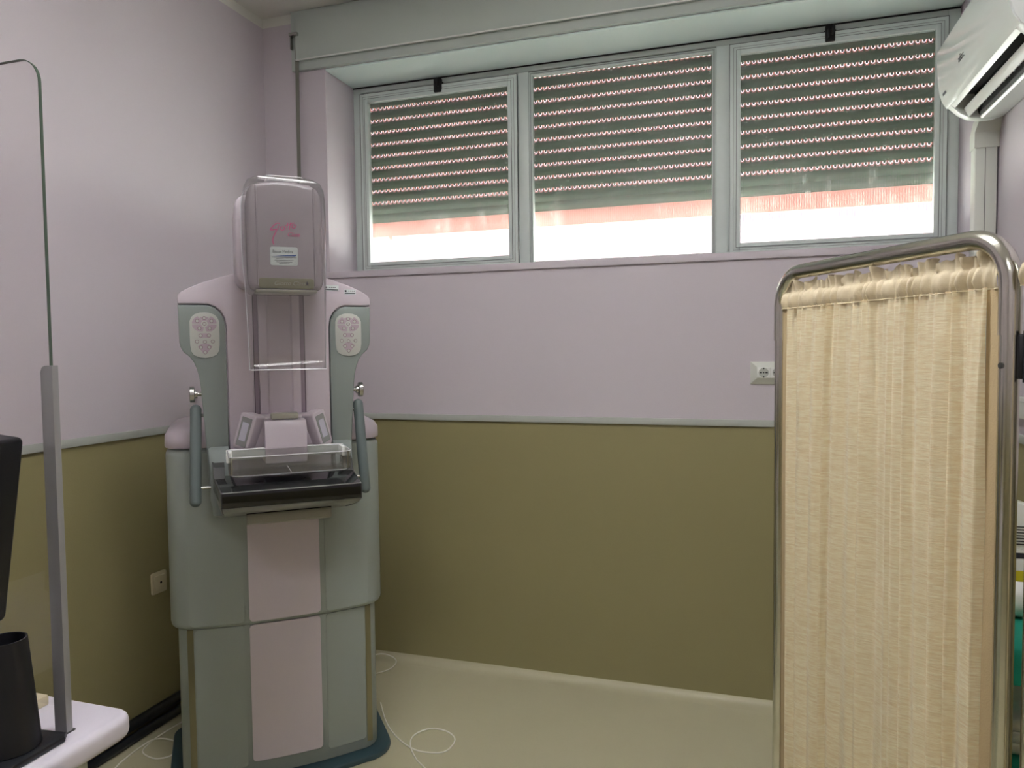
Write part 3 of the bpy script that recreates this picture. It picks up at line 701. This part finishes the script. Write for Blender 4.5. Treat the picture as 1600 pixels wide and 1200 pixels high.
# ================================================================== AIR CONDITIONER
ac = thing('air_conditioner', 'white wall-mounted split air conditioner with open louvre beside the window', 'air conditioner', (XR-.001, 2.675, 2.44))
TA = Matrix.Translation((-(XR-.001), -2.675, -2.44))
full = [(.868, 2.310), (.868, 2.588), (.70, 2.590), (.675, 2.583), (.660, 2.566), (.655, 2.54), (.657, 2.48), (.664, 2.42), (.676, 2.378), (.690, 2.355), (.722, 2.322), (.750, 2.305), (.79, 2.297), (.83, 2.298)]
open_ = [(.868, 2.310), (.868, 2.588), (.70, 2.590), (.675, 2.583), (.660, 2.566), (.655, 2.54), (.657, 2.48), (.664, 2.42), (.676, 2.378), (.690, 2.354), (.705, 2.343), (.712, 2.40), (.775, 2.40), (.784, 2.302), (.79, 2.297), (.83, 2.298)]
b = MB(); b.prism(full, 'y', 2.300, 2.345, .003, mtx=TA); b.prism(open_, 'y', 2.344, 3.006, mtx=TA); b.prism(full, 'y', 3.005, 3.05, .006, 3, mtx=TA); b.done('body', M_offwg, ac, ang=40)
b = MB(); b.prism([(.7055, 2.3445), (.7125, 2.3995), (.775, 2.3995), (.7835, 2.306), (.778, 2.316), (.765, 2.385), (.722, 2.388), (.712, 2.350)], 'y', 2.346, 3.004, mtx=TA); b.done('outlet', M_dark, ac, smooth=False)
cv = [(p.x, p.z) for p in curve([(.6535, 0, 2.556), (.6550, 0, 2.50), (.6585, 0, 2.45), (.6640, 0, 2.408), (.6735, 0, 2.376), (.689, 0, 2.351)], 6)]
b = MB(); b.prism(cv+[(.692, 2.3545), (.680, 2.379), (.669, 2.42), (.662, 2.48), (.659, 2.556)], 'y', 2.303, 3.047, mtx=TA); fp2 = b.done('front_panel', mat('gloss_white', (214, 220, 216), .12, coat=.3), ac, ang=25)
b = MB(); b.prism([(.733, 2.338), (.738, 2.338), (.746, 2.325), (.751, 2.308), (.747, 2.308), (.742, 2.318), (.734, 2.331)], 'y', 2.340, 3.012, .001, mtx=TA); b.done('louvre', M_white, ac, ang=40)
for k in range(14):
    y = 2.39+k*.045
    b = MB(); b.prism([(.757, 2.325), (.772, 2.325), (.770, 2.36), (.755, 2.36)], 'y', y, y+.0015, mtx=TA); b.done('vane', M_rail, ac, smooth=False)
for k in range(3):
    y0 = 2.37+k*.215
    b = MB(); 
    for q in range(2): b.tube([TA @ Vector((.706+.007*q, y0, 2.364+.008*q)), TA @ Vector((.706+.007*q, y0+.17, 2.364+.008*q))], .0012, 6)
    b.done('guard_wire', M_steel, ac)
mtx = TA @ Matrix.Translation((.6578, 2.745, 2.432)) @ Matrix.Rotation(R(-90), 4, 'Z') @ Matrix.Rotation(R(102), 4, 'X')
text('adisc', .030, 'lettering', M_ink, fp2, mtx, sx=1.1)
b = MB()
for q in range(5): b.box(-.022+q*.009, -.016+q*.009, -.004, .004+.002*(q % 2), 0, .0006, mtx=TA @ Matrix.Translation((.6665, 2.985, 2.392)) @ Matrix.Rotation(R(-90), 4, 'Z') @ Matrix.Rotation(R(108), 4, 'X'))
b.done('lettering', M_ink, fp2, smooth=False)
# trunking under the unit
tk = thing('pipe_trunking', 'vertical off-white plastic trunking in corner right of the window', 'trunking', (.829, YB, 0))
b = MB(); b.box(-.036, .036, -.058, -.0, .02, 2.235, .006); b.done('duct', M_offw, tk)
b = MB(); b.box(-.004, -.0025, -.0595, -.0575, .02, 2.235); b.done('duct_seam', M_dgrey, tk, smooth=False)
b = MB(); b.loft([[(-.040, -.062, 2.215), (.040, -.062, 2.215), (.040, -.002, 2.215), (-.040, -.002, 2.215)], [(-.040, -.064, 2.27), (.040, -.064, 2.27), (.040, -.002, 2.27), (-.040, -.002, 2.27)],
                  [(-.030, -.10, 2.322), (.040, -.10, 2.322), (.040, -.002, 2.322), (-.030, -.002, 2.322)]]); b.done('elbow_cover', M_offw, tk, ang=20)
tk2 = thing('cable_trunking', 'short pale green-grey cable trunking on the right wall above the rail', 'trunking', (XR, 2.7, 1.293))
b = MB(); b.box(-.03, 0, -.5, .33, -.034, .034, .004); b.done('duct', M_offw, tk2)
b = MB(); b.box(-.032, -.029, -.5, .33, .020, .0215); b.done('lid_seam', M_rail, tk2, smooth=False)

# ================================================================== FOLDING SCREEN
def screen(name, A, B, ztop, lab, seed, ly_side=1, lean=0.0):
    """frame from post A (far) to post B (near); local x runs A->B, curtain between"""
    A = Vector(A); B = Vector(B); d = B-A; L = d.length; rz = math.atan2(d.y, d.x)
    return L, rz
Lp = .6325
rnd = random.Random(3)
def build_screen(loc, rz, label, L, seed, xs=.016, yo=0.):
    rnd = random.Random(seed)
    t = thing('folding_screen', label, 'folding screen', loc, rz)
    zt = 1.672; r_ = .0165; rb = .075
    # bent tube frame
    P = [(0, 0, 1.514), (0, 0, zt-rb)]
    for k in range(1, 8):
        a = R(180-90*k/8); P.append((rb+rb*math.cos(a), 0, zt-rb+rb*math.sin(a)))
    P += [(rb, 0, zt), (L-rb, 0, zt)]
    for k in range(1, 8):
        a = R(90-90*k/8); P.append((L-rb+rb*math.cos(a), 0, zt-rb+rb*math.sin(a)))
    P += [(L, 0, zt-rb), (L, 0, 1.514)]
    b = MB(); b.tube(P, r_, 20); b.done('top_tube', M_chrome, t, ang=60)
    for x in (0, L):
        b = MB(); b.tube([(x, 0, .012), (x, 0, 1.52)], .0148, 20); pst = b.done('post', M_chrome, t)
        b = MB(); b.tube([(x, 0, 0), (x, 0, .03)], .020, 16); b.done('foot_cap', M_rubber, pst)
        if x > 0: b = MB(); b.tube([(x, -.0145, 1.466), (x, -.0165, 1.466)], .005, 14); b.tube([(x, -.0165, 1.466), (x, -.0172, 1.466)], .0025, 8); b.done('screw', M_dgrey, pst)
    b = MB(); b.tube([(0, 0, .16), (L, 0, .16)], .011, 14); b.done('lower_rail', M_chrome, t)
    b = MB(); b.tube([(0, 0, 1.614), (L, 0, 1.614)], .004, 8); rd = b.done('curtain_rod', M_chrome, t)
    b = MB(); b.tube([(0, 0, .215), (L, 0, .215)], .004, 8); b.done('curtain_rod', M_chrome, t)
    # curtain: gathered cloth
    x0, x1 = xs, L-.014; n = 420
    folds = []
    x = 0
    while x < 1:
        w = rnd.uniform(.03, .10); folds.append((x, w, rnd.uniform(.35, 1.0), rnd.choice((-1, 1)))); x += w
    ph = [rnd.uniform(0, 6.28) for _ in range(8)]
    def y_at(u, z):
        f = max(0, min(1, (z-.25)/1.3)); y = 0
        uu_ = u+.006*math.sin(z*2.1+ph[0])+.004*math.sin(z*3.3+u*9+ph[1])
        for fx, w, am, sg in folds:
            tt = (uu_-fx)/w
            if 0 <= tt < 1: 
                if sg > 0: y -= am*.020*(tt/.86 if tt < .86 else (1-tt)/.14)
                else: y -= am*.016*math.sin(PI*tt)**1.3
        y += .0035*math.sin(uu_*38+ph[2])+.002*math.sin(uu_*95+ph[3]+z*.8)
        return y
    def gath(u, z):
        return .0060*math.sin(u*2*PI*33+1.5*math.sin(u*17+ph[4]))*(.6+.4*math.sin(u*31+ph[5]))+.003*math.sin(u*2*PI*14+ph[6])
    zs = [.20, .215, .24]+[.30+.10*k for k in range(12)]+[1.45, 1.50, 1.53, 1.55, 1.57, 1.58, 1.591]
    rows = []
    for z in zs:
        row = []
        for i in range(n+1):
            u = i/n; k = max(0, min(1, (z-1.32)/.27)); k = k*k
            y = y_at(u, z)*(1-.55*k)+gath(u, z)*k*.7-.004+yo
            row.append((x0+.018+(x1-x0-.036)*u, y, z))
        rows.append(row)
    b = MB(); b.grid(rows); cu = b.done('curtain', M_cur, t, ang=180); mark(cu, 'cream slub curtain')
    rows = []
    for z, s1, s2, yz in ((1.588, 1.0, 0, -.0065), (1.592, 1.1, 0, -.009), (1.602, 1.5, 0, -.011), (1.614, 1.1, 0, -.010), (1.622, .7, 0, -.007), (1.6255, .6, 0, -.001), (1.632, 1.0, .7, .001), (1.645, 1.5, 1.0, .001), (1.648, 1.5, 1.0, .002)):
        row = []
        for i in range(n+1):
            u = i/n; zz = z+(.0045*math.sin(u*2*PI*9+ph[7])+.003*math.sin(u*2*PI*21+ph[1]))*(1 if z > 1.627 else 0)
            y = gath(u, z)*s1+s2*.004*math.sin(u*2*PI*19+ph[2])+yz+yo
            row.append((x0+(x1-x0)*u, y, zz))
        rows.append(row)
    b = MB(); b.grid(rows); b.done('curtain_header', M_curh, t, ang=180)
    for hx in ((x0, x1-.024) if xs > .01 else (x1-.024,)):
        b = MB(); b.box(hx, hx+.024, -.006+yo, -.0035+yo, .20, 1.589, .0008); mark(b.done('side_hem', mat('tan_hem_fabric', (176, 156, 120), .75, bump=.3, bscale=300), cu), 'plain tan side hem')
    b = MB(); b.tube([(x0+(x1-x0)*i/n, gath(i/n, 0)-.0085+yo, 1.5885) for i in range(n+1)], .0009, 5); b.done('stitched_seam', mat('cream_thread', (240, 228, 200), .8), cu)
    return t
A0 = Vector((.079, 1.874)); B0 = Vector((.394, 1.335))
d0 = (B0-A0); L0 = d0.length
s1 = build_screen((A0.x, A0.y, 0), math.atan2(d0.y, d0.x), 'chrome-framed folding screen panel with cream curtain, standing before the right wall', L0, 5)
hd_ = Vector((.025, -.028)); A1 = B0+Vector((.034, -.024)); B1 = A1+Vector((.36, -.50)); d1 = B1-A1
s2 = build_screen((A1.x, A1.y, 0), math.atan2(d1.y, d1.x), 'second screen panel at right edge of photo, only a sliver of curtain showing', d1.length, 11, -.006, -.022)
hg = thing('screen_hinge', 'black hinge block joining the two screen panels near their tops', 'hinge', ((B0.x+A1.x)/2, (B0.y+A1.y)/2, 1.47))
b = MB(); b.box(-.010, .012, -.008, .010, -.025, .045, .004); b.tube([(0, -.010, -.030), (0, -.010, .050)], .005, 10); b.done('knuckle', M_satin, hg)

# ================================================================== DESK, DIVIDER, MONITOR
DZ = .78
dk = thing('desk', 'white desk with rounded corner at lower left', 'desk', (-1.72, .45, 0))
def desk_out(x0, x1, y0, y1, r):
    return [(x+1.72, y-.45) for x, y in rrect(x0, x1, y0, y1, r, 8)]
b = MB(); b.prism(desk_out(-2.24, -1.172, -.15, 1.146, .045), 'z', DZ-.048, DZ, .016, 5); b.done('top', M_desk, dk)
b = MB(); b.box(-.49, .50, .58, .615, .0, DZ-.048, .003); b.box(.475, .515, -.5, .60, 0, DZ-.048, .003); b.box(-.50, -.46, -.5, .60, 0, DZ-.048, .003); b.done('side_panels', mat('pale_desk_panel', (196, 200, 184), .5), dk)
dv = thing('glass_divider', 'clear glass divider panel in a grey upright post on desk', 'divider', (-1.25, 1.033, DZ))
b = MB()
gp = [(-.55, .05), (.016, .05), (.016, 1.0)]+[(-.029+.045*math.cos(R(a)), 1.219+.045*math.sin(R(a))) for a in range(0, 91, 10)]+[(-.10, 1.2645), (-.55, 1.268)]
b.prism(gp, 'y', -.0025, .0025); b.done('glass_pane', M_divg, dv, smooth=False)
b = MB(); E = [Vector((p[0], 0, p[1])) for p in gp[1:]]
rows = []
for i, p in enumerate(E):
    t_ = (E[min(i+1, len(E)-1)]-E[max(i-1, 0)]).normalized(); nn = Vector((t_.z, 0, -t_.x))
    a = p+nn*.0006; c = p-nn*.0012
    rows.append([(a.x, -.0027, a.z), (a.x, .0027, a.z), (c.x, .0027, c.z), (c.x, -.0027, c.z)])
b.loft(rows); b.done('glass_edge', M_gedge, dv, smooth=False)
b = MB()
b.prism([(-.005, 0), (.025, 0), (.025, .700), (.006, .700), (-.001, .697), (-.005, .688)], 'y', -.007, .007, .002, 2)
mark(b.done('upright', mat('grey_aluminium_post', (150, 150, 152), .4, metal=.3), dv), 'grey upright post')
b = MB(); b.box(.010, .026, -.012, .012, 0, .0035, .001); b.done('base_foot', M_dgrey, dv)

mo = thing('monitor', 'black computer monitor seen nearly edge-on at left edge', 'monitor', (-1.30, .90, DZ))
def lp(X, Y): return (X+1.30, Y-.90)
# panel: a thin slab leaning back, seen from its narrow side
mt_ = Matrix.Translation((.075, .045, .395)) @ Matrix.Rotation(R(14), 4, 'Z') @ Matrix.Rotation(R(8.5), 4, 'Y')
b = MB(); b.prism(rrect(-.185, .185, -.165, .180, .012), 'x', -.034, .020, .006, 3, mtx=Matrix.Translation((-.036, -.14, 0)) @ mt_); pn = b.done('panel', M_satin, mo)
b = MB(); b.prism(rrect(-.172, .172, -.150, .168, .006), 'x', -.0355, -.0335, mtx=Matrix.Translation((-.036, -.14, 0)) @ mt_); b.done('screen', M_blk, pn, smooth=False)
b = MB(); b.tube([(-.022, .05, .01), (-.026, .05, .12), (-.034, .045, .25), (-.045, .03, .38)], [.028, .028, .028, .026], 20); b.done('neck', M_satin, mo)
b = MB(); b.prism([(-.20, -.22), (.04, -.20), (.10, -.05), (.097, .104), (.085, .118), (.03, .112), (-.20, .10)], 'z', 0.0005, .012, .004, 2); b.done('foot', M_satin, mo)
rg = []
for z, rr_ in ((0, .050), (.003, .052), (.02, .050), (.15, .040), (.20, .036)):
    rg.append([(.032+rr_*math.cos(2*PI*k/28), .045+rr_*math.sin(2*PI*k/28), z+.011) for k in range(28)])
for z, rr_ in ((.20, .033), (.10, .034), (.02, .04)):
    rg.append([(.032+rr_*math.cos(2*PI*k/28), .045+rr_*math.sin(2*PI*k/28), z+.011) for k in range(28)])
b = MB(); b.loft(rg); mark(b.done('stand_sleeve', M_satin, mo, ang=40), 'black tapered sleeve around the foot of the stand')
ph_ = thing('small_box', 'small cream plastic device lying on desk behind the monitor stand', 'device', (-1.415, 1.085, DZ))
b = MB(); b.box(-.05, .05, -.022, .022, 0, .022, .004); b.done('case', M_creampl, ph_)
b = MB(); b.box(-.045, .03, -.0225, -.0215, .007, .015); b.done('slot', M_offw, ph_, smooth=False)

# ================================================================== TROLLEY BEHIND THE SCREEN
tr = thing('medical_trolley', 'metal trolley with two shelves behind the folding screen, mostly hidden', 'trolley', (.665, 2.25, 0))
for sx in (-1, 1):
    for sy in (-1, 1):
        b = MB(); b.tube([(sx*.165, sy*.27, .0), (sx*.165, sy*.27, .80)], .010, 12); b.done('leg', M_steel, tr)
b = MB(); b.box(-.17, .17, -.28, .28, .765, .78, .003); b.done('shelf', M_offw, tr)
b = MB(); b.box(-.17, .17, -.28, .28, .44, .455, .003); b.done('shelf', M_offw, tr)
def drape(loc, hx, hy, drop, lab):
    t = []
    b = MB(); N = 80
    def ringp(e, z, wob):
        out = []
        for k in range(N):
            a = 2*PI*k/N; c_, s_ = math.cos(a), math.sin(a); q = 1/max(abs(c_)/hx, abs(s_)/hy)
            w = 1+wob*math.sin(a*17)*.03
            out.append((c_*q*w+e*c_*.02, s_*q*w+e*s_*.02, z))
        return out
    b.loft([ringp(0, -drop, 1), ringp(0, -drop*.4, .6), ringp(0, -.004, .0), [(x*.985, y*.985, .002) for x, y, z in ringp(0, 0, 0)]])
    o = b.done('teal_drape', M_teald, None, ang=60); o.location = loc; return tag(o, lab, 'cloth')
drape((.665, 2.25, .7835), .178, .288, .085, 'teal cloth draped over the top shelf of trolley')
drape((.665, 2.25, .4585), .150, .262, .004, 'folded teal cloth lying on the lower trolley shelf')
b = MB(); b.tube([(-.12, 0, 0), (.12, 0, 0)], .045, 24); b.tube([(-.122, 0, 0), (.122, 0, 0)], .015, 12)
o = b.done('paper_roll', M_white); o.location = (.66, 2.20, .7855+.045); tag(o, 'white paper roll on teal cloth of the trolley', 'paper roll')
bx = thing('carton', 'small white carton with yellow stripe behind the paper roll', 'carton', (.70, 2.36, .786))
b = MB(); b.box(-.09, .09, -.05, .05, 0, .15, .002); b.done('body', M_white, bx)
b = MB(); b.box(-.0905, .0905, -.0508, .0508, .05, .09); b.done('stripe', M_yellow, bx, smooth=False)
b = MB(); b.box(-.0905, .0905, -.0508, .0508, .125, .140); b.done('print', M_ink, bx, smooth=False)
dv2 = thing('vented_device', 'white device with fine vent slots on top of carton', 'device', (.70, 2.36, .9365))
b = MB(); b.prism([(-.09, 0), (.09, 0), (.09, .10), (-.02, .14), (-.09, .04)], 'y', -.05, .05, .004, 2); b.done('case', M_white, dv2)
b = MB()
for k in range(7): b.box(-.06, .08, -.0515, -.0498, .012+k*.008, .0155+k*.008)
b.done('vent', M_dgrey, dv2, smooth=False)
tw = thing('towel_stack', 'folded white towels on the lower shelf of trolley', 'towels', (.66, 2.22, .4625))
for k in range(3):
    b = MB(); b.box(-.11+.004*k, .11-.003*k, -.13, .13-.004*k, .03*k, .03*k+.029, .012, 3); b.done('towel', M_white, tw)
